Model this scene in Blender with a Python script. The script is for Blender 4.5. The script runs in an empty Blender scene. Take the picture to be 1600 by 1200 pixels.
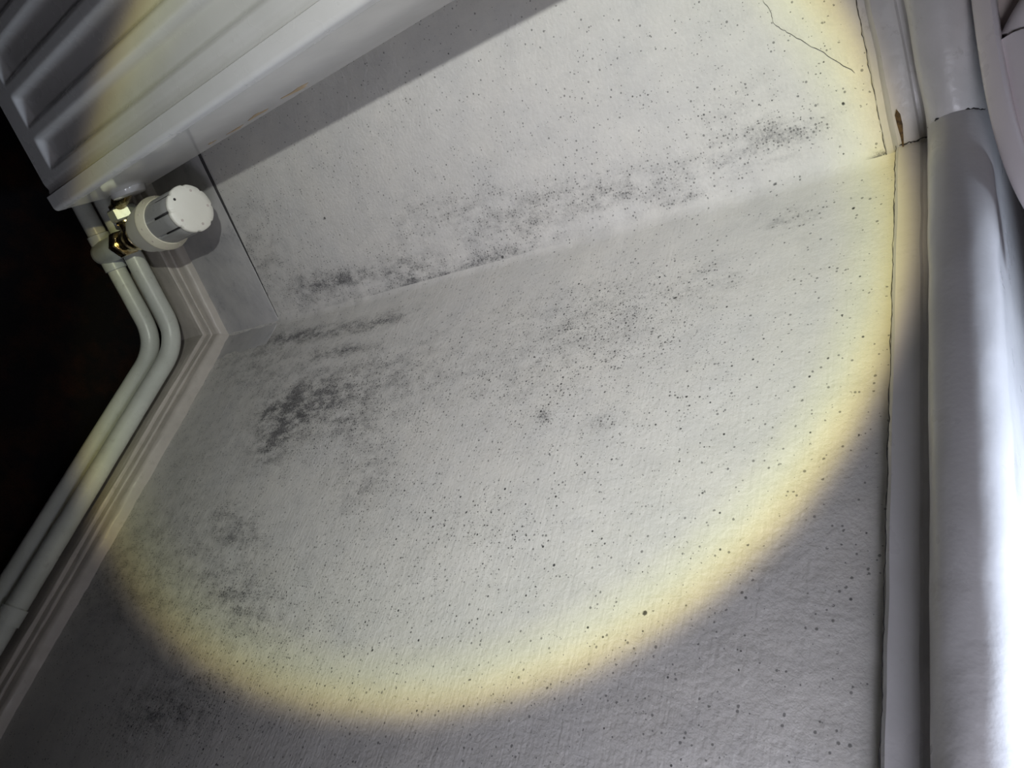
import bpy, bmesh, math, random
from mathutils import Vector, Matrix, noise
import numpy as np
random.seed(7)
sc = bpy.context.scene
col = sc.collection
# ---------------------------------------------------------------- camera
cam_d = bpy.data.cameras.new('camera'); cam = bpy.data.objects.new('camera', cam_d); col.objects.link(cam)
cam.matrix_world = Matrix(((0.571284, -0.533892, -0.623373, -0.231712),
                           (0.271529, 0.839687, -0.470316, -0.271711),
                           (0.774536, 0.09942, 0.624667, 0.676338), (0, 0, 0, 1)))
cam_d.sensor_width = 36; cam_d.lens = 24.9269; cam_d.clip_start = 0.01
sc.camera = cam
# ---------------------------------------------------------------- light and exposure
sc.view_settings.view_transform = 'Standard'; sc.view_settings.look = 'None'
sc.view_settings.gamma = 1; sc.view_settings.exposure = 0
sc.view_settings.use_curve_mapping = False
w = bpy.data.worlds.new('room_light'); sc.world = w; w.use_nodes = True
w.node_tree.nodes['Background'].inputs['Color'].default_value = (0.40, 0.37, 0.42, 1)
w.node_tree.nodes['Background'].inputs['Strength'].default_value = 0.015

def area(name, loc, target, size, power, color, spread):
    d = bpy.data.lights.new(name, 'AREA'); d.shape = 'DISK'; d.size = size; d.energy = power; d.color = color; d.spread = math.radians(spread)
    o = bpy.data.objects.new(name, d); col.objects.link(o); o.location = loc
    o.rotation_euler = (Vector(target) - Vector(loc)).to_track_quat('-Z', 'Y').to_euler()
    return o
area('window_daylight', (0.14, -0.29, 1.15), (0.045, -0.255, 0.655), 0.18, 0.88, (0.74, 0.84, 1.0), 46)
area('room_bounce_fill', (-0.13, -0.50, 0.735), (0, -0.30, 0.60), 0.12, 0.40, (0.88, 0.88, 0.99), 105)  # added fill lamp in place of daylight bounced about the room

# hand torch: a lens-projected disc with a warm fringe at its rim
TORCH = Vector((-0.344856, -0.220548, 0.683625)); TAX = Vector((0.700125, 0.388110, -0.599329)); HALF = math.radians(29.37)
td = bpy.data.lights.new('torch', 'SPOT'); to = bpy.data.objects.new('torch', td); col.objects.link(to)
to.location = TORCH; to.rotation_euler = TAX.to_track_quat('-Z', 'Y').to_euler()
td.spot_size = math.radians(80); td.spot_blend = 0.0; td.shadow_soft_size = 0.0035; td.energy = 8.2
td.use_nodes = True
nt = td.node_tree; N = nt.nodes; Lk = nt.links
em = N['Emission']; em.inputs['Strength'].default_value = 1.0
tc = N.new('ShaderNodeTexCoord'); sp = N.new('ShaderNodeSeparateXYZ'); Lk.new(tc.outputs['Normal'], sp.inputs[0])
def mth(op, a, b=None, c=None, nt=nt):
    n = nt.nodes.new('ShaderNodeMath'); n.operation = op
    for i, v in enumerate((a, b, c)):
        if v is None: continue
        if isinstance(v, (int, float)): n.inputs[i].default_value = v
        else: nt.links.new(v, n.inputs[i])
    return n.outputs[0]
ang = mth('DIVIDE', mth('ARCCOSINE', mth('MINIMUM', mth('ABSOLUTE', sp.outputs[2]), 1.0)), HALF * 1.1)
cr = N.new('ShaderNodeValToRGB'); Lk.new(ang, cr.inputs[0]); Lk.new(cr.outputs[0], em.inputs['Color'])
el = cr.color_ramp.elements
def stops(el, lst):
    el[0].position = lst[0][0]; el[0].color = (*lst[0][1], 1); el[1].position = lst[-1][0]; el[1].color = (*lst[-1][1], 1)
    for p, c in lst[1:-1]: e = el.new(p); e.color = (*c, 1)
k = 1 / 1.1
stops(el, [(0.0, (0.49, 0.49, 0.49)), (0.45 * k, (0.50, 0.505, 0.495)), (0.70 * k, (0.48, 0.495, 0.47)), (0.84 * k, (0.475, 0.495, 0.44)),
           (0.91 * k, (0.57, 0.59, 0.40)), (0.945 * k, (0.60, 0.57, 0.29)), (0.972 * k, (0.47, 0.40, 0.17)),
           (0.995 * k, (0.17, 0.14, 0.09)), (1.02 * k, (0.0, 0.0, 0.0))])

# ---------------------------------------------------------------- frames of reference
# corner edge of the two walls is the z axis; the left wall runs off along DA, the right wall along -y
DA_ = Vector((-0.85580686, 0.51729549, 0)); NA = Vector((-0.51729549, -0.85580686, 0))
def PA(s, o, z): return DA_ * s + NA * o + Vector((0, 0, z))       # along left wall, off it, up
def PB(t, o, z): return Vector((-o, -t, z))                        # along right wall, off it, up
def PM(o, z): return Vector((-o, -0.5644 * o, z))                  # on the mitre line of the corner
# mould patches in wall coordinates: centre along wall, height, inverse covariance, strength
SB = [(0.0956, 0.2551, 2219, 216, 519, 0.42), (0.1225, 0.2403, 2724, -209, 1689, 0.35), (0.0876, 0.2259, 8236, 3127, 2767, 0.35), (0.0809, 0.3088, 1514, 44, 251, 0.16), (0.1132, 0.3214, 8019, -1290, 2618, 0.22), (0.0233, 0.213, 25456, -1535, 259, 0.45), (0.0277, 0.3055, 19832, 2723, 1244, 0.3), (0.0491, 0.2689, 33651, -1417, 836, 0.35), (0.0372, 0.1517, 640, -202, 163, 0.16), (0.1834, 0.2468, 5180, -1105, 988, 0.22), (0.2257, 0.2864, 5139, -1012, 820, 0.22), (0.0695, 0.477, 1133, -72, 374, 0.1), (0.1491, 0.3544, 2227, -123, 1556, 0.2), (0.1187, 0.4718, 89000, -31150, 80347, 0.5), (0.1247, 0.5044, 34142, -2791, 13331, 0.14), (0.025, 0.5797, 12162, -1765, 8426, 0.16), (0.0518, 0.5439, 12061, -143, 3059, 0.12), (0.2908, 0.2652, 2982, 606, 527, 0.22), (0.0884, 0.3726, 1344, 147, 355, 0.04), (0.0516, 0.3776, 1933, 96, 304, 0.03), (0.2219, 0.1539, 331, -28, 43, 0.16), (0.0969, 0.4441, 2813, -859, 1579, 0.06), (0.1194, 0.1257, 691, -299, 284, 0.06)]  # the broad low patch is grime, also painting the torch's weak far side
SA = [(0.011, 0.3141, 9995, 491, 902, 0.3), (0.0196, 0.2439, 29144, 2766, 812, 0.38), (-0.0037, 0.3155, 14899, -139, 715, 0.35), (-0.002, 0.354, 27894, -1777, 2037, 0.35), (0.0206, 0.4388, 3550, 230, 296, 0.12), (0.0335, 0.3725, 2418, 155, 274, 0.1), (0.0132, 0.215, 2899, 305, 407, 0.16), (0.02, 0.5703, 12292, 1193, 1373, 0.16), (0.022, 0.5826, 15551, 1424, 3848, 0.06), (0.019, 0.5057, 11653, 909, 441, 0.14), (0.036, 0.5653, 4778, 497, 1577, 0.06), (0.0557, 0.1678, 1152, -454, 755, 0.12), (-0.0097, 0.2553, 51861, -504, 402, 0.4), (-0.0114, 0.1798, 54875, 1913, 950, 0.4), (-0.008, 0.2996, 47185, 99, 664, 0.35), (0.0146, 0.1135, 4631, -1456, 2422, 0.12), (0.0037, 0.3799, 29861, -1014, 1036, 0.2), (0.0042, 0.4121, 98071, -3378, 1852, 0.2), (0.0008, 0.62, 206612, 7947, 37288, 1.3), (-0.005, 0.4468, 17334, -166, 837, 0.06), (0.0058, 0.529, 147929, 3565, 3715, 0.16)]
DB = [(0.064, 0.491, 778, -137, 280, 0.75), (0.0605, 0.4939, 2951, -503, 964, 0.5), (0.1187, 0.4718, 1719, -324, 608, 0.35), (0.1187, 0.4718, 58564, -19338, 53290, 3.0), (0.1785, 0.4653, 2374, -355, 1152, 0.4), (0.1116, 0.5097, 302, -75, 197, 0.2), (0.1015, 0.3209, 581, 10, 116, 0.9), (0.1064, 0.2626, 1438, -130, 333, 1.0), (0.1701, 0.402, 934, -152, 333, 0.4), (0.2265, 0.335, 814, -9, 120, 0.45), (0.2897, 0.2715, 2483, 438, 288, 1.5), (0.2035, 0.4095, 653, 2, 88, 0.15), (0.2382, 0.5235, 3981, 1071, 713, 0.07)]
DA = [(0.0535, 0.5576, 1427, 362, 660, 0.35), (0.0255, 0.5747, 7380, 718, 1695, 0.6), (0.0423, 0.4742, 774, 177, 200, 0.25), (-0.0018, 0.342, 5636, 195, 150, 0.8), (0.0004, 0.6212, 173611, 0, 36982, 3.0), (-0.0159, 0.5798, 16327, 976, 3517, 0.5)]
# ---------------------------------------------------------------- helpers
def tag(o, label=None, cat=None, group=None, kind=None):
    if label: o['label'] = label
    if cat: o['category'] = cat
    if group: o['group'] = group
    if kind: o['kind'] = kind
    return o
def link(name, me, mat, parent=None, smooth=True):
    if mat: me.materials.append(mat)
    o = bpy.data.objects.new(name, me); col.objects.link(o)
    if parent: o.parent = parent
    if smooth:
        for p in me.polygons: p.use_smooth = True
    return o
def mesh(name, vs, fs, mat, parent=None, smooth=True, autos=None):
    me = bpy.data.meshes.new(name); me.from_pydata([tuple(v) for v in vs], [], fs); me.update()
    bm = bmesh.new(); bm.from_mesh(me); bmesh.ops.recalc_face_normals(bm, faces=bm.faces)
    if autos is not None:
        for e in bm.edges:
            if len(e.link_faces) == 2 and e.calc_face_angle(0) > autos: e.smooth = False
    bm.to_mesh(me); bm.free()
    return link(name, me, mat, parent, smooth)
def empty(name, loc=(0, 0, 0)):
    o = bpy.data.objects.new(name, None); col.objects.link(o); o.location = loc; o.empty_display_size = .02; return o
def adopt(child, root):       # keep world-built geometry in place under a root that has a location
    child.parent = root; child.matrix_parent_inverse = Matrix.Translation(-root.location)
    return child
def frame_axes(axis):
    a = axis.normalized(); r = Vector((0, 0, 1)) if abs(a.z) < .9 else Vector((1, 0, 0))
    u = a.cross(r).normalized(); return u, a.cross(u)
class MB:
    def __init__(s): s.v = []; s.f = []
    def add(s, vs, fs):
        b = len(s.v); s.v += [Vector(v) for v in vs]; s.f += [tuple(i + b for i in f) for f in fs]
    def lathe(s, base, axis, prof, n=48, u=None, mod=None):
        # prof: (radius, height) pairs; mod(angle, i) scales the radius
        a = axis.normalized(); U, V = frame_axes(a)
        if u: U = u.normalized(); V = a.cross(U)
        vs = []; fs = []
        for i, (r, h) in enumerate(prof):
            for j in range(n):
                t = 2 * math.pi * j / n; rr = r * (mod(t, i) if mod else 1)
                vs.append(base + a * h + (U * math.cos(t) + V * math.sin(t)) * rr)
        for i in range(len(prof) - 1):
            for j in range(n):
                fs.append((i * n + j, i * n + (j + 1) % n, (i + 1) * n + (j + 1) % n, (i + 1) * n + j))
        if prof[0][0] > 1e-6: fs.append(tuple(range(n)))
        if prof[-1][0] > 1e-6: fs.append(tuple((len(prof) - 1) * n + j for j in range(n)))
        s.add(vs, fs)
    def tube(s, pts, r, n=20, flat=None):
        m = len(pts); vs = []; fs = []; U = None
        for i, p in enumerate(pts):
            t = (pts[min(i + 1, m - 1)] - pts[max(i - 1, 0)]).normalized()
            if U is None: U, _ = frame_axes(t)
            U = (U - t * U.dot(t)).normalized(); V = t.cross(U)
            rr = r[i] if isinstance(r, (list, tuple)) else r
            for j in range(n):
                a = 2 * math.pi * j / n; vs.append(p + (U * math.cos(a) + V * math.sin(a)) * rr)
        for i in range(m - 1):
            for j in range(n): fs.append((i * n + j, i * n + (j + 1) % n, (i + 1) * n + (j + 1) % n, (i + 1) * n + j))
        fs.append(tuple(range(n))); fs.append(tuple((m - 1) * n + j for j in range(n)))
        s.add(vs, fs)
    def box(s, o, x, y, z):   # origin corner and three edge vectors
        vs = [o, o + x, o + x + y, o + y, o + z, o + x + z, o + x + y + z, o + y + z]
        s.add(vs, [(0, 3, 2, 1), (4, 5, 6, 7), (0, 1, 5, 4), (1, 2, 6, 5), (2, 3, 7, 6), (3, 0, 4, 7)])
    def build(s, name, mat, parent=None, smooth=True, autos=0.6):
        return mesh(name, s.v, s.f, mat, parent, smooth, autos)

# ---------------------------------------------------------------- materials
class NT:
    def __init__(s, name):
        s.m = bpy.data.materials.new(name); s.m.use_nodes = True; s.t = s.m.node_tree
        s.b = s.t.nodes['Principled BSDF']; s.oc = s.t.nodes.new('ShaderNodeTexCoord').outputs['Object']
    def n(s, typ, **kw):
        n = s.t.nodes.new(typ)
        for k, v in kw.items(): setattr(n, k, v)
        return n
    def l(s, a, b): s.t.links.new(a, b)
    def m_(s, op, a, b=None, c=None): return mth(op, a, b, c, s.t)
    def noise(s, scale, detail=3, rough=.5, vec=None, off=0):
        n = s.n('ShaderNodeTexNoise'); n.inputs['Scale'].default_value = scale; n.inputs['Detail'].default_value = detail
        n.inputs['Roughness'].default_value = rough
        v = vec if vec is not None else s.oc
        s.l(v, n.inputs['Vector']); return n.outputs['Fac']
    def mapv(s, scale=(1, 1, 1), rot=(0, 0, 0), vec=None):
        n = s.n('ShaderNodeMapping'); n.inputs['Scale'].default_value = scale; n.inputs['Rotation'].default_value = rot
        s.l(vec if vec is not None else s.oc, n.inputs['Vector']); return n.outputs[0]
    def rng(s, v, a, b, c=0, d=1, sm=False):
        n = s.n('ShaderNodeMapRange'); n.clamp = True
        if sm: n.interpolation_type = 'SMOOTHSTEP'
        s.l(v, n.inputs[0])
        for i, x in enumerate((a, b, c, d)): n.inputs[i + 1].default_value = x
        return n.outputs[0]
    def mix(s, f, a, b):
        n = s.n('ShaderNodeMix'); n.data_type = 'RGBA'
        for inp, v in ((n.inputs[0], f), (n.inputs[6], a), (n.inputs[7], b)):
            if isinstance(v, (int, float)): inp.default_value = v
            elif isinstance(v, tuple): inp.default_value = (*v, 1)
            else: s.l(v, inp)
        return n.outputs[2]
    def bump(s, h, dist, strength=1.0, prev=None):
        n = s.n('ShaderNodeBump'); n.inputs['Distance'].default_value = dist; n.inputs['Strength'].default_value = strength
        s.l(h, n.inputs['Height'])
        if prev is not None: s.l(prev, n.inputs['Normal'])
        return n.outputs[0]
    def out(s, color=None, rough=.5, normal=None, metal=0, spec=None, coat=None):
        if color is not None:
            if isinstance(color, tuple): s.b.inputs['Base Color'].default_value = (*color, 1)
            else: s.l(color, s.b.inputs['Base Color'])
        if isinstance(rough, (int, float)): s.b.inputs['Roughness'].default_value = rough
        else: s.l(rough, s.b.inputs['Roughness'])
        if normal is not None: s.l(normal, s.b.inputs['Normal'])
        s.b.inputs['Metallic'].default_value = metal
        if spec is not None: s.b.inputs['Specular IOR Level'].default_value = spec
        if coat: s.b.inputs['Coat Weight'].default_value = coat; s.b.inputs['Coat Roughness'].default_value = .08
        return s.m

def wall_material(name, along, spots):
    s = NT(name)
    st = s.n('ShaderNodeAttribute', attribute_name='stain').outputs['Fac']
    de = s.n('ShaderNodeAttribute', attribute_name='specks').outputs['Fac']
    n1 = s.noise(28, 5, .65); n2 = s.noise(150, 4, .7); n3 = s.noise(900, 3, .7)
    # warm / grey variation of old emulsion
    base = s.mix(s.rng(n1, .35, .7), (.73, .71, .67), (.66, .65, .63))
    # smudged mould film, broken up by grain
    grain = s.m_('MULTIPLY_ADD', s.rng(n3, .38, .66), .9, s.m_('MULTIPLY', s.rng(n2, .35, .7), .7))
    clump = s.rng(s.noise(75, 5, .7, s.mapv((1.5, 1.5, .75))), .36, .66, .25, 1.75, True)
    film = s.m_('MULTIPLY', s.m_('MULTIPLY', st, clump), s.m_('ADD', s.m_('MULTIPLY', grain, .75), .22))
    cl = s.m_('MINIMUM', film, .8)
    c = s.mix(cl, base, (.07, .07, .08))
    # specks: three sizes of spores, scattered over the flat wall coordinates
    dt = s.n('ShaderNodeVectorMath', operation='DOT_PRODUCT'); s.l(s.oc, dt.inputs[0])
    dt.inputs[1].default_value = (-0.85580686, 0.51729549, 0) if along == 'A' else (0, -1, 0)
    sx = s.n('ShaderNodeSeparateXYZ'); s.l(s.oc, sx.inputs[0]); cx = s.n('ShaderNodeCombineXYZ')
    s.l(dt.outputs['Value'], cx.inputs[0]); s.l(sx.outputs[2], cx.inputs[1]); flat = cx.outputs[0]
    def specks(c, cell, rmax, gain, power, fade, de=de):
        v = s.n('ShaderNodeTexVoronoi', voronoi_dimensions='2D'); v.inputs['Scale'].default_value = cell; s.l(flat, v.inputs['Vector'])
        wn = s.n('ShaderNodeSeparateColor'); s.l(v.outputs['Color'], wn.inputs[0])
        r1, r2 = wn.outputs[0], wn.outputs[1]
        keep = s.m_('LESS_THAN', r1, s.m_('MULTIPLY', s.m_('MULTIPLY', de, s.rng(n2, .35, .62, .25, 1.4)), gain))
        rad = s.m_('MULTIPLY_ADD', s.m_('POWER', r2, power), rmax, rmax * .35)
        d = s.m_('DIVIDE', v.outputs['Distance'], rad)
        k = s.m_('MULTIPLY', keep, s.rng(d, .7, 1.15, fade, 0))
        return s.mix(k, c, (.035, .035, .035)), k
    c, k1 = specks(c, 260, .13, .42, 3.0, .95)
    std = s.m_('MULTIPLY', s.m_('MULTIPLY', st, clump), 1.5)
    c, k4 = specks(c, 640, .30, .9, 1.2, .62, std)
    c, k2 = specks(c, 500, .20, .62, 2.0, .85)
    c, k3 = specks(c, 1000, .28, .8, 1.5, .5)
    for (p, r, cc) in spots:
        d = s.n('ShaderNodeVectorMath', operation='DISTANCE'); s.l(s.oc, d.inputs[0]); d.inputs[1].default_value = p
        dd = s.m_('ADD', d.outputs['Value'], s.m_('MULTIPLY', s.m_('SUBTRACT', n3, .5), r * 1.6))
        c = s.mix(s.rng(dd, r * .7, r * 1.2, .9, 0), c, cc)
    # brushed streaks and stipple of the paint
    if along == 'B': sv = s.mapv((1, .06, 1))
    else: sv = s.mapv((.06, 1, 1), (0, 0, math.radians(31.15)))
    brush = s.noise(700, 2, .5, sv); stip = s.noise(420, 4, .6); lump = s.noise(60, 3, .5)
    nr = s.bump(brush, .00022, .8); nr = s.bump(stip, .0004, .9, nr); nr = s.bump(lump, .0012, .6, nr)
    fl = s.n('ShaderNodeTexVoronoi', feature='DISTANCE_TO_EDGE'); fl.inputs['Scale'].default_value = 120
    s.l(s.mapv((1, 1, .6)), fl.inputs['Vector'])
    nr = s.bump(s.m_('MULTIPLY', s.rng(fl.outputs[0], 0, .05, 1, 0), s.rng(n1, .55, .68)), .00015, .5, nr)
    return s.out(c, .55, nr, spec=.35)

def gloss_paint(name, a, b, rough=.25, dirt=.25, bumpd=.0004, dirtc=(.16, .13, .10), dscale=90):
    s = NT(name)
    n1 = s.noise(35, 4, .6); n2 = s.noise(dscale, 6, .75); n3 = s.noise(500, 3, .6)
    c = s.mix(s.rng(n1, .35, .65), a, b)
    c = s.mix(s.m_('MULTIPLY', s.rng(n2, .58, .78), dirt), c, dirtc)
    nr = s.bump(s.noise(140, 3, .5), bumpd, .7); nr = s.bump(n3, bumpd * .25, .6, nr)
    return s.out(c, s.rng(n1, .3, .7, rough * .8, rough * 1.4), nr, spec=.5)

M_trim = gloss_paint('old_gloss_trim', (.70, .68, .68), (.60, .59, .58), .30, .5, .0006)
M_trimB = gloss_paint('sill_gloss', (.74, .73, .75), (.68, .67, .68), .30, .35, .00035, (.30, .28, .26), 60)
M_skirt = gloss_paint('skirting_paint', (.53, .49, .44), (.43, .40, .36), .35, .5, .0006)
M_pipe = gloss_paint('pipe_paint', (.60, .62, .57), (.52, .54, .49), .3, .4, .0003)
M_tee = gloss_paint('tee_paint', (.52, .56, .58), (.46, .50, .53), .35, .3, .0006)
M_rad = gloss_paint('radiator_enamel', (.66, .655, .645), (.62, .615, .60), .25, .12, .00008)
M_side = gloss_paint('radiator_side_enamel', (.60, .585, .57), (.55, .54, .52), .12, .0, .00003)
M_reflect = gloss_paint('reflection_patch', (.46, .34, .20), (.40, .29, .18), .5, .5, .0003)  # soft reflection on the glossy side plate, painted as brown patches
M_trv = gloss_paint('valve_plastic', (.84, .82, .74), (.80, .78, .70), .35, .15, .00006, (.3, .2, .1), 300)
M_trvg = gloss_paint('valve_barrel_shaded', (.40, .40, .39), (.36, .36, .35), .3, .1, .00005)  # valve plastic greyed in the colour, since the upright barrel catches less light
M_ring = gloss_paint('valve_ring_plastic', (.78, .74, .60), (.70, .66, .52), .45, .5, .00015, (.25, .12, .06), 450)
M_frame = gloss_paint('white_frame_resin', (.86, .80, .81), (.82, .76, .77), .30, .15, .0002, (.4, .33, .3), 120)
M_frame2 = gloss_paint('frame_resin_shaded', (.62, .55, .50), (.55, .48, .45), .45, .3, .0003, (.35, .27, .24), 80)  # frame resin browned in the colour for shade; also brown for valve marks
s = NT('dark_gap'); M_dark = s.out((.03, .028, .03), .8)
s = NT('crack_line'); M_crack = s.out((.045, .042, .045), .9)
s = NT('brass'); M_brass = s.out(s.mix(s.rng(s.noise(200, 3), .4, .7), (.72, .60, .36), (.42, .33, .18)), s.rng(s.noise(300, 3), .3, .7, .14, .35), s.bump(s.noise(500, 2), .0001, .5), metal=1)
s = NT('plated_nut'); M_nut = s.out((.56, .58, .52), .38, s.bump(s.noise(300, 2), .0002, .6), metal=.3)
s = NT('carpet')
c = s.mix(s.rng(s.noise(18, 4, .6), .45, .65), (.012, .011, .012), (.038, .018, .012))
c = s.mix(s.rng(s.noise(900, 3, .8), .5, .75), c, (.004, .004, .006))
M_carpet = s.out(c, .95, s.bump(s.noise(700, 4, .8), .002, 1.0), spec=.05)

# ---------------------------------------------------------------- walls
H = 0.6242
def blobsum(L, u, z):
    r = np.zeros_like(u)
    for (cu, cz, a, b, c, amp) in L:
        du = u - cu; dz = z - cz
        r += amp * np.exp(-1.2 * (a * du * du + 2 * b * du * dz + c * dz * dz))
    return r
def wall(name, side, length, mat, SL, DL, top):
    rf = .012; T = rf / math.tan(math.radians(60.575)); half = math.radians(90 - 60.575)
    # path coordinate: rounded inner corner first, then flat
    path = []
    for i in range(6): path.append((half * (5 - i) / 5, None))     # angle back from the tangent point
    us = [T + (length - T) * (i / 420) ** 1.35 for i in range(1, 421)]
    zs = [-0.01 + (top + .01) * i / 420 for i in range(421)]
    P = []; U = []
    for (a, _) in path:
        # circle centre sits rf off the wall above the tangent point T
        P.append((T - rf * math.sin(a), rf - rf * math.cos(a)))
        U.append(T - rf * math.sin(a))
    for u in us: P.append((u, 0.0)); U.append(u)
    f = PA if side == 'A' else PB
    vs = []; nz = len(zs)
    for (u, o) in P:
        fade = 1.0 if u > T else 0.0
        for z in zs:
            p = f(u, o, z)
            wob = noise.noise(Vector((p.x * 9, p.y * 9, p.z * 6))) * .0009 + noise.noise(Vector((p.x * 40, p.y * 40, p.z * 22))) * .00035
            g = math.exp(-(u / .02) ** 2)
            wob2 = noise.noise(Vector((0, 0, p.z * 26))) * .0016 + noise.noise(Vector((3, 0, p.z * 80))) * .0005
            nrm = (NA if side == 'A' else Vector((-1, 0, 0)))
            bis = Vector((-.8707, -.4914, 0))
            vs.append(p + nrm * wob * (1 - g) + bis * (wob2 * g))
    fs = []
    for i in range(len(P) - 1):
        for j in range(nz - 1):
            a = i * nz + j; q = (a, a + 1, a + nz + 1, a + nz)
            fs.append(q if side == 'A' else q[::-1])
    me = bpy.data.meshes.new(name); me.from_pydata([tuple(v) for v in vs], [], fs); me.update()
    uu = np.repeat(np.array(U), nz); zz = np.tile(np.array(zs), len(P))
    a1 = me.attributes.new('stain', 'FLOAT', 'POINT'); a1.data.foreach_set('value', (blobsum(SL, uu, zz) * 1.55 + .05).astype(np.float32))
    a2 = me.attributes.new('specks', 'FLOAT', 'POINT'); a2.data.foreach_set('value', (blobsum(DL, uu, zz) * (.78 if side == 'B' else .25) + .0015).astype(np.float32))
    o = link(name, me, mat); tag(o, kind='structure')
    return o
dk = (.04, .04, .04)
spA = [(PA(.063, 0, .2638), .0010, dk), (PA(.002, 0, .4037), .0012, dk), (PA(.002, .0, .4837), .0008, dk),
       (PA(.001, .001, .5725), .0009, (.10, .10, .10)), (PA(.001, .001, .5602), .0007, (.12, .12, .11))]
spB = [(PB(.2075, 0, .545), .0009, dk)]
wl = wall('wall_left', 'A', .85, wall_material('mouldy_paint_left', 'A', spA), SA, DA, .6205)
wr = wall('wall_right', 'B', .62, wall_material('mouldy_paint_right', 'B', spB), SB, DB, .6245)

def ribbon(pts, wd, nrm, name, mat, parent, jit=.0004, sub=6):
    # a hairline crack: thin jagged dark strip lying on the paint
    P = []
    for i in range(len(pts) - 1):
        for j in range(sub): P.append(pts[i].lerp(pts[i + 1], j / sub))
    P.append(pts[-1])
    vs = []; fs = []
    for i, p in enumerate(P):
        t = (P[min(i + 1, len(P) - 1)] - P[max(i - 1, 0)]).normalized(); sd = t.cross(nrm).normalized()
        jj = sd * random.uniform(-jit, jit); ww = wd * random.uniform(.45, 1.2) * (.35 if i in (0, len(P) - 1) else 1)
        for k in (-1, 1):
            vs.append(p + jj + sd * k * ww / 2 + nrm * .00001); 
        for k in (-1, 1):
            vs.append(p + jj + sd * k * ww / 2 + nrm * .00018)
    for i in range(len(P) - 1):
        a = i * 4; b = a + 4
        fs += [(a + 2, a + 3, b + 3, b + 2), (a, b, b + 2, a + 2), (a + 1, a + 3, b + 3, b + 1)]
    return mesh(name, vs, fs, mat, parent)
ck = [(.0789, .5855), (.0734, .5875), (.0675, .5880), (.063, .5921), (.0555, .599), (.0465, .6071), (.0376, .6145)]
ribbon([PA(a, .0005, b) for a, b in ck], .00016, NA, 'crack', M_crack, wl, .0003)

# floor
mb = MB()
mb.add([(.3, -1.2, 0), (.3, .8, 0), (-1.2, .8, 0), (-1.2, -1.2, 0)], [(0, 1, 2, 3)])
tag(mb.build('floor', M_carpet), kind='structure')

# ---------------------------------------------------------------- swept mouldings along both walls
def sweep(name, side, prof, length, mat, wob=.0004, n=140, rag=None, start=None):
    vs = []; fs = []; m = len(prof)
    f = PA if side == 'A' else PB
    for i in range(n + 1):
        s = (i / n) ** 1.3 * length
        for j, (o, z) in enumerate(prof):
            m0 = PM(o, z); s0 = m0.dot(DA_) if side == 'A' else -m0.y
            p = f(s0 + s * (length - s0) / length, o, z)
            k = wob * noise.noise(Vector((s * 35 + j * .15, o * 60, z * 20)))
            k2 = wob * noise.noise(Vector((s * 60 + 9, j * .2, 3)))
            if i: p = p + (NA if side == 'A' else Vector((-1, 0, 0))) * k + Vector((0, 0, k2))
            if rag and j == rag[0] and i: p.z += rag[1] * noise.noise(Vector((s * 160, 7, 1)))
            vs.append(p)
    for i in range(n):
        for j in range(m - 1):
            a = i * m + j; fs.append((a, a + 1, a + m + 1, a + m))
    fs.append(tuple(range(m))); fs.append(tuple(n * m + j for j in range(m)))
    o = mesh(name, vs, fs, mat, None, True, .55); tag(o, kind='structure'); return o
def arc(co, cz, r, a0, a1, n, rz=None):
    return [(co + r * math.cos(math.radians(a0 + (a1 - a0) * i / n)), cz + (rz or r) * math.sin(math.radians(a0 + (a1 - a0) * i / n))) for i in range(n + 1)]
skirt = [(-.004, 0), (.017, 0), (.017, .060), (.0166, .0625)] + arc(.0150, .0640, .0014, -20, 100, 5) + \
        [(.0132, .0650), (.0130, .0685)] + arc(.0112, .0700, .0013, 0, 110, 5) + [(.0100, .0705), (.0096, .0730)] + \
        arc(.0050, .0745, .0042, 0, 80, 6) + [(.0020, .0795), (-.004, .0800)]
tag(sweep('baseboard_left', 'A', skirt, .80, M_skirt, .0005), kind='structure')
tag(sweep('baseboard_right', 'B', skirt, .60, M_skirt, .0006, rag=(len(skirt) - 2, .002)), kind='structure')

# painted band above the left skirting, proud of the wall, dark gap along its top
def slab(name, side, s0, s1, o0, o1, z0, z1, mat, n=60):
    f = PA if side == 'A' else PB; vs = []; fs = []
    for i in range(n + 1):
        s = s0 + (s1 - s0) * i / n; e = o0 + (o1 - o0) * i / n
        w_ = .0003 * noise.noise(Vector((s * 40, 2, 2)))
        pr = [(-.003, z0), (e, z0), (e + w_, (z0 + z1) / 2), (e, z1 - .0012), (e - .0004, z1), (-.003, z1)]
        for (o, z) in pr: vs.append(f(s, o, z + w_))
    m = 6
    for i in range(n):
        for j in range(m - 1):
            a = i * m + j; fs.append((a, a + 1, a + m + 1, a + m))
    fs.append(tuple(range(m))); fs.append(tuple(n * m + j for j in range(m)))
    return tag(mesh(name, vs, fs, mat, None, True, .5), kind='structure')
M_band = gloss_paint('band_paint', (.54, .53, .52), (.43, .425, .43), .5, .55, .0008, (.12, .12, .13), 70)
slab('trim_1', 'A', .0010, .80, .0016, .0032, .078, .1585, M_band)
slab('trim_2', 'B', .0008, .050, .0009, -.0012, .078, .1565, M_band)
gp = [PA(.004 + .25 * i / 30, .0012, .1600 + .0003 * noise.noise(Vector((i * .7, 0, 0)))) for i in range(31)]
mb = MB(); mb.tube(gp, [.0002 + .0009 * min(1, (i / 14) ** 1.3) for i in range(31)], 8); mb.build('gap', M_dark, wl)

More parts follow.
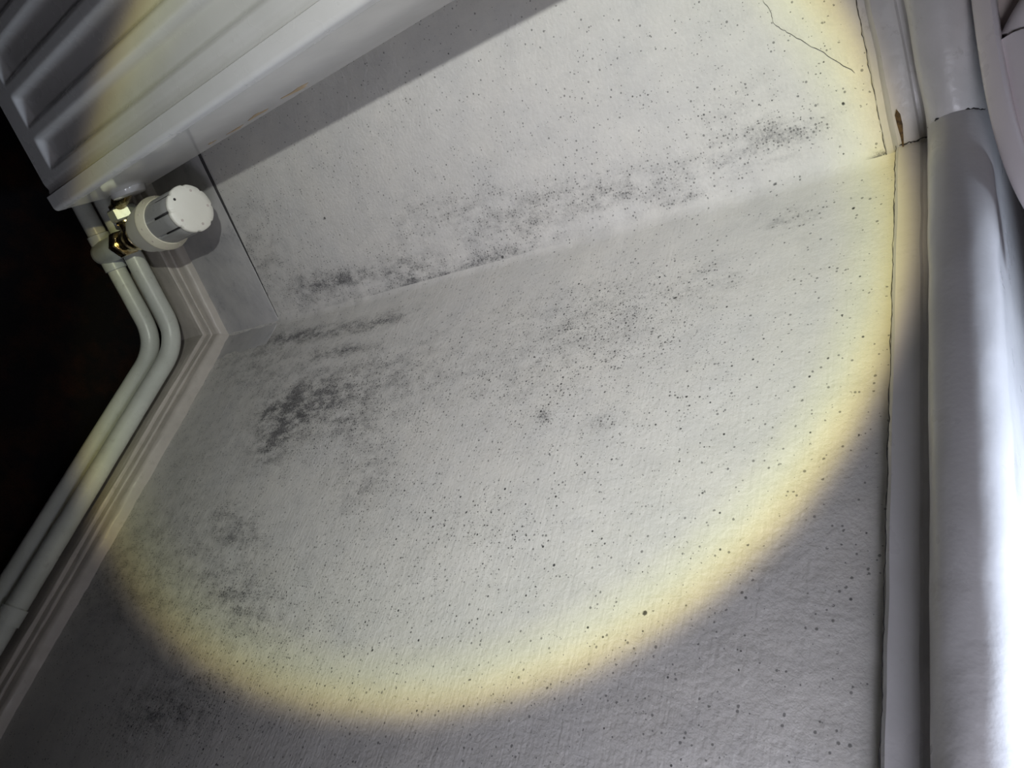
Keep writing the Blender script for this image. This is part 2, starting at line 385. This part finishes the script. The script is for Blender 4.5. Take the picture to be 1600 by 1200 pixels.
# window-sill apron and thick rounded nosing
sill = [(-.18, .6240), (-.02, .6242), (.0045, .6245), (.0060, .6258), (.0064, .6320), (.0056, .6338), (.0040, .6345), (.0036, .6358), (.0050, .6392)] + \
       arc(.0130, .6484, .0106, -115, 100, 22) + [(.004, .6592), (-.18, .6592)]
sillA = [(-.18, .6190), (-.02, .6196), (.0010, .6200), (.0016, .6206), (.0018, .6232)] + sill[2:]
sl = sweep('trim_3', 'A', sillA, .82, M_trim, .0005)
sr = sweep('trim_4', 'B', sill, .60, M_trimB, .0004)
# cracks through the mitre of the sill and along its underside
def crackpts(L): return [PM(o, z) + d for (o, z, d) in L]
V = Vector
ribbon([PA(-.001 + i * .004, .0014, .6202 + .0002 * math.sin(i * 2.3)) for i in range(40)], .00030, (NA + V((0, 0, .4))).normalized(), 'crack', M_crack, sl, .0002, 3)
ribbon([PB(-.002 + i * .006, .0058, .6246 + .0002 * math.sin(i * 1.7)) for i in range(62)], .00028, (V((-1, 0, .5))).normalized(), 'crack', M_crack, sr, .00015, 3)
ribbon([PM(.0072, .6262) , PM(.0068, .6300) + V((0, .0006, 0)), PM(.0066, .6325), PM(.0062, .6355) + V((-.0005, .001, 0)), PM(.0064, .6385)], .0006, V((-.8, -.5, .3)).normalized(), 'crack', M_crack, sl, .0003, 4)

mit = [(.0130 + .0107 * math.cos(math.radians(a)), .6484 + .0107 * math.sin(math.radians(a))) for a in (-150, -110, -70, -35, 0, 25, 45, 65, 85)]
ribbon([PM(o_, z_) + Vector((0, .0006 * math.sin(i * 1.9), 0)) for i, (o_, z_) in enumerate(mit)], .0006, V((-.85, -.48, .15)).normalized(), 'crack', M_crack, sl, .0004, 4)
# ---------------------------------------------------------------- radiator
RS, R0, R1, RZ, RT = .134, .030, .103, .1195, .60      # near end along wall, back, front, bottom, top
rad = empty('radiator', PA(.40, .066, RZ))
tag(rad, 'white pressed steel panel radiator hanging on the left wall above the pipes', 'radiator')
def rpart(mb_, name, mat, parent=rad, autos=.6, smooth=True):
    o = mb_.build(name, mat, None, smooth, autos); 
    if parent is rad: adopt(o, rad)
    else: o.parent = parent; o.matrix_parent_inverse = parent.matrix_world.inverted()
    return o
# front panel: height field with vertical rounded-end flutes
SP = .0285; F0 = .1685; LEN = .64
def fl_depth(s, z):
    # pressed troughs between s centres; rounded bottoms
    k = (s - F0) / SP; c = F0 + round(k) * SP
    if round(k) < 0: return .0011 * math.exp(-((s - RS - .0150) / .0022) ** 2)
    zb = RZ + .0215
    hw = .0098
    dx = abs(s - c) / hw
    a = max(0, min(1, (1.1 - dx) / .5)); b = max(0, min(1, (z - zb) / .0062)); c2 = max(0, min(1, (RT - .03 - z) / .0062))
    m = min(a, b, c2); soft = (a * b * c2)
    m = .6 * m + .4 * soft
    return .0056 * m * m * (3 - 2 * m)
ss = [RS + .0108]; 
while ss[-1] < RS + LEN - .02: ss.append(ss[-1] + .0012)
zz = [RZ + .0020 + .0011 * i for i in range(44)]
while zz[-1] < RT - .05: zz.append(zz[-1] + .02)
zz += [RT - .04 + .001 * i for i in range(20)]
vs = []; fs = []; nz = len(zz)
for s_ in ss:
    for z in zz: vs.append(PA(s_, R1 - .0014 - fl_depth(s_, z), z))
for i in range(len(ss) - 1):
    for j in range(nz - 1): a = i * nz + j; fs.append((a, a + nz, a + nz + 1, a + 1))
b0 = len(vs)   # folded hem under the front and a back skin so the panel has thickness
bot = [PA(s_, R1 - .0014 - .009, RZ + .0012) for s_ in ss]; vs += bot
for i in range(len(ss) - 1): fs.append((i * nz, b0 + i, b0 + i + 1, (i + 1) * nz))
fp = mesh('front_panel', vs, fs, M_rad, None, True, .9)
adopt(fp, rad)
# rolled steel cover: bevelled edge strip in front, side plate, recessed rear strip
def strip(prof, z0, z1, n=30):
    m = MB(); vs = []; fs = []; k = len(prof)
    for i in range(n + 1):
        z = z0 + (z1 - z0) * i / n
        for (s_, o) in prof: vs.append(PA(s_, o, z))
    for i in range(n):
        for j in range(k): a = i * k; fs.append((a + j, a + (j + 1) % k, a + k + (j + 1) % k, a + k + j))
    fs.append(tuple(range(k))); fs.append(tuple(n * k + j for j in range(k)))
    m.add(vs, fs); return m
ed = [(RS + .0125, R1 - .0055), (RS + .0118, R1 - .0022), (RS + .0114, R1 - .0009), (RS + .0106, R1 + .0004), (RS + .0094, R1 + .0003)] + \
     [(RS + .0030 - .0030 * math.sin(a), R1 - .0030 + .0030 * math.cos(a)) for a in [math.radians(d) for d in (0, 18, 36, 54, 72, 90)]] + \
     [(RS, R1 - .008), (RS + .002, R1 - .008)]
ep = rpart(strip(ed, RZ, RT), 'edge_strip', M_rad, autos=.35)
sd = [(RS, R1 - .0078), (RS, R0 + .027), (RS + .0008, R0 + .0262), (RS + .0008, R0 + .0010), (RS + .0018, R0), (RS + .006, R0), (RS + .006, R1 - .0078)]
sp_ = rpart(strip(sd, RZ + .001, RT), 'side_panel', M_side, autos=.35)
for (zc, zl, oc, wdt) in ((.262, .016, .037, .0035), (.292, .020, .040, .005), (.335, .022, .041, .006), (.236, .008, .040, .003)):
    m = MB(); n = 14; pts = []
    for i in range(n):
        a = 2 * math.pi * i / n; rr = 1 + .35 * math.sin(3 * a + zc * 90) + .2 * math.sin(5 * a)
        pts.append((oc + wdt * .5 * rr * math.cos(a), zc + zl * .5 * rr * math.sin(a)))
    vs = [PA(RS + .00062, max(o, R0 + .0018), z) for o, z in pts] + [PA(RS + .0011, max(o, R0 + .0018), z) for o, z in pts]
    m.add(vs, [tuple(range(n))] + [(i, (i + 1) % n, n + (i + 1) % n, n + i) for i in range(n)])
    t = rpart(m, 'reflection_patch', M_reflect); t['label'] = 'small brown painted reflection on the radiator side'
# rear water panel, bottom header and top grille closing the box
m = MB(); m.box(PA(RS + .006, R0, RZ + .004), DA_ * LEN, NA * .010, Vector((0, 0, RT - RZ - .008))); rpart(m, 'rear_panel', M_rad)
m = MB(); m.box(PA(RS + .004, R0 + .012, RZ + .006), DA_ * LEN, NA * (R1 - R0 - .024), Vector((0, 0, .003))); rpart(m, 'bottom_rail', M_rad)
m = MB(); m.box(PA(RS, R0, RT), DA_ * LEN, NA * (R1 - R0), Vector((0, 0, .004))); rpart(m, 'top_grille', M_rad)
m = MB(); m.lathe(PA(RS + .0005, .052, .1300), -DA_, [(.0001, .0045), (.0100, .0045), (.0120, .0040), (.0128, .0025), (.0132, 0), (.0135, -.001)], 36)
t = rpart(m, 'tapping_boss', M_side)
# ---------------------------------------------------------------- heating pipes
def bend(pts, r, seg=12):
    out = [pts[0]]
    for i in range(1, len(pts) - 1):
        a, b, c = pts[i - 1], pts[i], pts[i + 1]
        d1 = (a - b).normalized(); d2 = (c - b).normalized(); th = d1.angle(d2)
        L = min(r / math.tan(th / 2), (a - b).length * .48, (c - b).length * .48)
        p, q = b + d1 * L, b + d2 * L
        for k in range(seg + 1):
            t = k / seg; out.append(p * (1 - t) ** 2 + b * 2 * t * (1 - t) + q * t * t)
    out.append(pts[-1])
    res = [out[0]]
    for p in out[1:]:
        n_ = max(1, int((p - res[-1]).length / .006)); s0 = res[-1].copy()
        for k in range(1, n_ + 1): res.append(s0.lerp(p, k / n_))
    return res
def mpt(oa, ob, z):   # meeting point of offsets oa (left wall) and ob (right wall)
    x = -ob; y = (oa + x * .51729549) / -.85580686
    return Vector((x, y, z))
def lumpy(pts, r): return [r * (1 + .02 * noise.noise(p * 90)) for p in pts]
PR = .0077
OA, OB, OZ = .0445, .0365, .038
IA, IB, IZ = .0365, .0300, .060
op = bend([PB(.60, OB, OZ), PB(.2, OB, OZ), mpt(OA, OB, OZ), PA(.12, OA, OZ), PA(.72, OA, OZ)], .045)
ip = bend([PB(.60, IB, IZ), PB(.2, IB, IZ), mpt(IA, IB, IZ), PA(.12, IA, IZ), PA(.72, IA, IZ)], .045)
base = PB(.2, OB, OZ - PR)
ope = empty('heating_pipe', base); tag(ope, 'outer lower heating pipe painted cream, carrying the tee under the radiator valve', 'pipe')
m = MB(); m.tube(op, lumpy(op, PR), 20); adopt(m.build('pipe_run', M_pipe), ope)
ipe = empty('heating_pipe', PB(.2, IB, IZ - PR)); tag(ipe, 'inner upper heating pipe painted cream, running closest to the skirting', 'pipe')
m = MB(); m.tube(ip, lumpy(ip, PR), 20); adopt(m.build('pipe_run', M_pipe), ipe)
VX, VO = .1030, .0475
up = Vector((0, 0, 1))
def vp(z): return PA(VX, VO, z)
m = MB()
m.lathe(vp(.0300), up, [(.0001, -.001), (.0045, -.0006), (.0078, .0014), (.0094, .005), (.0098, .010), (.0098, .0285), (.0094, .0350), (.0088, .039), (.0086, .043)], 36)
m.tube([PA(VX - .016, OA, OZ), PA(VX - .0155, OA, OZ), PA(VX + .0155, OA, OZ), PA(VX + .016, OA, OZ)], [.0080, .0089, .0089, .0080], 28)
t = adopt(m.build('tee_fitting', M_tee), ope); t['label'] = 'thickly painted bluish white tee with a rounded end'
# saddle clips of the pipes on the right wall (out of the bright area, near the frame edge)
for tt in (.262,):
    m = MB(); m.tube([PB(tt - .006, OB, OZ), PB(tt + .006, OB, OZ)], .0088, 24); adopt(m.build('coupling', M_pipe), ope)
    m = MB(); m.tube([PB(tt + .002, IB, IZ), PB(tt + .014, IB, IZ)], .0088, 24); adopt(m.build('coupling', M_pipe), ipe)
# ---------------------------------------------------------------- radiator valve
val = empty('radiator_valve', vp(.072)); tag(val, 'thermostatic radiator valve with round white head, standing on the pipe tee', 'radiator valve')
def vpart(m, name, mat, autos=.5, parent=None):
    o = m.build(name, mat, None, True, autos); adopt(o, val)
    if parent is not None:
        o.parent = parent; o.matrix_parent_inverse = Matrix.Identity(4)
    return o
hexm = lambda a, i: 1 / max(abs(math.cos(((a + math.pi / 6) % (math.pi / 3)) - math.pi / 6)), .5) * .94
m = MB()
m.lathe(vp(.072), up, [(.0088, 0), (.0105, .001), (.0105, .009), (.0095, .010)], 48, mod=hexm)
vpart(m, 'compression_nut', M_brass, .3)
m = MB()
m.lathe(vp(.0815), up, [(.0072, 0), (.0085, .001), (.0088, .010), (.0098, .0115), (.0098, .014), (.0088, .015), (.0090, .020), (.0112, .0215), (.0112, .0265), (.0100, .0275), (.0098, .036)], 48)
m.lathe(PA(VX, VO, .0975), DA_, [(.0060, 0), (.0062, .012), (.0075, .013), (.0075, .016), (.0060, .017)], 32)
vb = vpart(m, 'valve_body', M_brass)
m = MB(); m.lathe(PA(VX + .0145, VO + .001, .1015), DA_, [(.0080, 0), (.0098, .0012), (.0098, .0088), (.0088, .0100)], 48, mod=hexm)
vpart(m, 'union_nut', M_nut, .3)
tp = bend([PA(VX + .023, VO + .002, .103), PA(VX + .0275, VO + .003, .108), PA(RS + .002, .052, .1290)], .01, 6)
m = MB(); m.tube(tp, .0062, 20); m.lathe(PA(VX + .022, VO + .002, .1025), DA_, [(.0062, 0), (.0075, .001), (.0075, .005), (.0060, .006)], 28)
vpart(m, 'tail_pipe', M_brass)
# head
hd = MB(); Z0 = .1160
prof = [(.0120, 0), (.0148, .0010), (.0158, .0035), (.0170, .0060), (.0172, .0090), (.0186, .0150), (.0196, .0230), (.0204, .0290)]
hd.lathe(vp(Z0), up, prof, 72)
head = vpart(hd, 'valve_head', M_trv)
m = MB(); m.lathe(vp(Z0 + .0288), up, [(.0204, 0), (.0207, .0010), (.0205, .0022), (.0176, .0088), (.0170, .0090), (.0165, .001)], 72)
rg = vpart(m, 'setting_ring', M_ring, .8, head); rg['label'] = 'cream ring with small dark marks'
ZB = Z0 + .0305; BH = .0435
NR = 8
# direction in the horizontal plane that faces the camera
cd = (cam.matrix_world.translation - vp(ZB)); cd.z = 0; cd = Vector((-.62, -.78, 0)).normalized()
sl_ = lambda a: min(abs(((a + math.pi / NR) % (2 * math.pi / NR)) - math.pi / NR) * .0160, 1)
def slotmod(a, i):
    if i in (0, 1, 5): return 1
    k = sl_(a); return 1 - .10 * math.exp(-(k / .00085) ** 4)
m = MB(); m.lathe(vp(ZB), up, [(.0170, 0), (.0170, .0080), (.0170, .0100), (.0169, BH * .7), (.0168, BH - .0030), (.0160, BH - .002)], 360, u=cd, mod=slotmod)
br = vpart(m, 'grip_barrel', M_trvg, .9, head)
def scal(a, i): return 1 - .045 * math.exp(-(sl_(a) / .0012) ** 2)
m = MB(); m.lathe(vp(ZB + BH - .0035), up, [(.0160, 0), (.0171, .0006), (.0173, .0016), (.0172, .0030), (.0165, .0040), (.0120, .0044), (.0001, .0046)], 360, u=cd, mod=scal)
cp = vpart(m, 'head_cap', M_trv, .9, head)
# dark slits in the barrel and pin holes in the cap
_, Vv = None, up.cross(cd)
for k in range(NR):
    a = 2 * math.pi * k / NR; d = cd * math.cos(a) + Vv * math.sin(a); tn = up.cross(d)
    wd = (.0014, .0007)[k % 2]
    m = MB(); m.box(vp(ZB + .0200) + d * .0140 - tn * wd * .5, tn * wd, d * .0024, up * (BH - .0225)); o = vpart(m, 'slot', M_dark, .5, br)
for k in range(5):
    a = 2 * math.pi * (k + .5) / 5; d = cd * math.cos(a) + Vv * math.sin(a)
    m = MB(); m.lathe(vp(ZB + BH + .00020) + d * .0128, up, [(.0010, 0), (.0010, .0007), (.0006, .0008)], 14); o = vpart(m, 'pin_hole', M_dark if k == 4 else M_frame2, .5, cp)
for k in range(7):
    a = -1.5 + k * .55; d = cd * math.cos(a) + Vv * math.sin(a); tn = up.cross(d)
    m = MB(); p0 = vp(Z0 + .0288 + .0050) + d * .0192
    m.box(p0 - tn * .0006 - d * .0008, tn * .0003, d * .0017, up * .0006); m.box(p0 + tn * .0002 - d * .0006, tn * .0003, d * .0013, up * .0006)
    vpart(m, 'dial_mark', M_frame2, .5, rg)
# ---------------------------------------------------------------- ornate openwork frame standing across the corner on the sill
E1 = Vector((-.0479633, .01730671, 0)); E2 = Vector((-.0100, -.0350, 0))   # foot line
FX = (E2 - E1).normalized(); FN = Vector((FX.y, -FX.x, 0))
if FN.dot(cam.matrix_world.translation - E1) < 0: FN = -FN
FZ = Vector((0, 0, 1))
E1 = E1 + FN * .0065
def FP(x, z, o=0): return E1 + FX * x + FZ * z + FN * o
fa, fb, fx, fz = .122, .090, .0, .7490
fr = empty('decorative_frame', FP(fx, fz - fb)); tag(fr, 'white scrolled openwork ornamental frame standing on the window sill corner', 'ornament')
def sup(t, k=0, n=3.5):
    c_, s_ = math.cos(t), math.sin(t)
    return (fx + (fa - k) * math.copysign(abs(c_) ** (2 / n), c_), fz + (fb - k) * math.copysign(abs(s_) ** (2 / n), s_))
def ring(prof, n=160):
    m = MB(); vs = []; fs = []; K = len(prof)
    for i in range(n):
        t = 2 * math.pi * i / n
        for (k, o) in prof: x, z = sup(t, k); vs.append(FP(x, z, o))
    for i in range(n):
        for j in range(K): a = i * K; b = ((i + 1) % n) * K; fs.append((a + j, a + (j + 1) % K, b + (j + 1) % K, b + j))
    m.add(vs, fs); return m
def fpart(m, name, mat, autos=.7): return adopt(m.build(name, mat, None, True, autos), fr)
fpart(ring([(.0010, .000), (.0000, .0015), (.0000, .0080), (.0008, .0100), (.0044, .0122), (.0056, .0126), (.0068, .0118), (.0073, .0095), (.0073, .0020), (.0066, .000)]), 'rim', M_frame, .9)
# back plate
m = MB(); vs = [FP(fx, fz, .0008), FP(fx, fz, .0022)]; fs = []; n = 96
for i in range(n):
    x, z = sup(2 * math.pi * i / n, .0068); vs += [FP(x, z, .0008), FP(x, z, .0022)]
for i in range(n):
    a = 2 + 2 * i; b = 2 + 2 * ((i + 1) % n); fs += [(0, a, b), (1, b + 1, a + 1), (a, a + 1, b + 1, b)]
m.add(vs, fs); fpart(m, 'back_plate', M_frame2)
# scrollwork: forked branches that spring from the rim and curl
def curve(P, n=22):
    out = []
    for i in range(len(P) - 1):
        p0 = P[max(i - 1, 0)]; p1 = P[i]; p2 = P[i + 1]; p3 = P[min(i + 2, len(P) - 1)]
        for k in range(n):
            t = k / n
            out.append(tuple(.5 * ((2 * p1[j]) + (-p0[j] + p2[j]) * t + (2 * p0[j] - 5 * p1[j] + 4 * p2[j] - p3[j]) * t * t + (-p0[j] + 3 * p1[j] - 3 * p2[j] + p3[j]) * t ** 3) for j in range(2)))
    out.append(P[-1]); return out
def branch(P, r0, r1):
    c_ = curve(P, 10); n = len(c_); m = MB()
    m.tube([FP(x, z, .0062) for x, z in c_], [r0 + (r1 - r0) * math.sin(math.pi * min(1, i / n * 1.2) / 2) for i in range(n)], 16)
    return m
for i in range(16):
    t = 2 * math.pi * (i + .35) / 16; s1 = 1 if i % 2 else -1
    if 4.2 < t < 5.9: continue
    q0 = sup(t, .007); q1 = sup(t + .04, .015); q2 = sup(t + .16 * s1, .023); q3 = sup(t + .30 * s1, .028); q4 = sup(t + .34 * s1, .020); q5 = sup(t + .24 * s1, .015)
    fpart(branch([q0, q1, q2, q3, q4, q5], .0050, .0026), 'scroll', M_frame)
    q6 = sup(t - .12 * s1, .026); q7 = sup(t - .16 * s1, .040)
    fpart(branch([q1, q6, q7], .0042, .0026), 'scroll', M_frame)
# the leaf scroll low on the right, springing from the rim and forking upward
zb_ = .6590
def leaf(P, r0, r1): fpart(branch([(x, zb_ + z) for x, z in P], r0, r1), 'scroll', M_frame)
leaf([(.100, .034), (.092, .022), (.076, .0155), (.055, .0135), (.036, .0125), (.024, .0110)], .0042, .0058)
leaf([(.024, .0105), (.0150, .0160), (.0080, .0230), (-.004, .0270), (-.012, .0225)], .0046, .0030)
leaf([(.0260, .0120), (.0300, .0200), (.0290, .0300), (.0210, .0380), (.0100, .0400)], .0044, .0030)
leaf([(.070, .0160), (.066, .0260), (.055, .0330), (.045, .0300), (.047, .0230)], .0040, .0028)
leaf([(-.012, .0100), (-.030, .0110), (-.050, .0140), (-.066, .0240), (-.070, .0380)], .0050, .0030)
leaf([(-.030, .0120), (-.034, .0240), (-.028, .0340), (-.016, .0360)], .0040, .0028)
# small brown chip where the paint has come off the left apron
s = NT('bare_wood'); M_chip = s.out(s.mix(s.rng(s.noise(600, 4), .4, .6), (.14, .085, .03), (.05, .03, .012)), .8)
cs = [(.0185, .6277), (.0163, .6287), (.0120, .6289), (.0066, .6283), (.0022, .6278), (.0022, .6274), (.0070, .6274), (.0125, .6270), (.0165, .6268)]
n = len(cs); m = MB()
m.add([PA(a, .0058, b) for a, b in cs] + [PA(a, .0071, b) for a, b in cs], [tuple(range(n, 2 * n))] + [(i, (i + 1) % n, n + (i + 1) % n, n + i) for i in range(n)])
o = m.build('paint_chip', M_chip, sl); o['label'] = 'brown chip of bare wood in the painted trim'
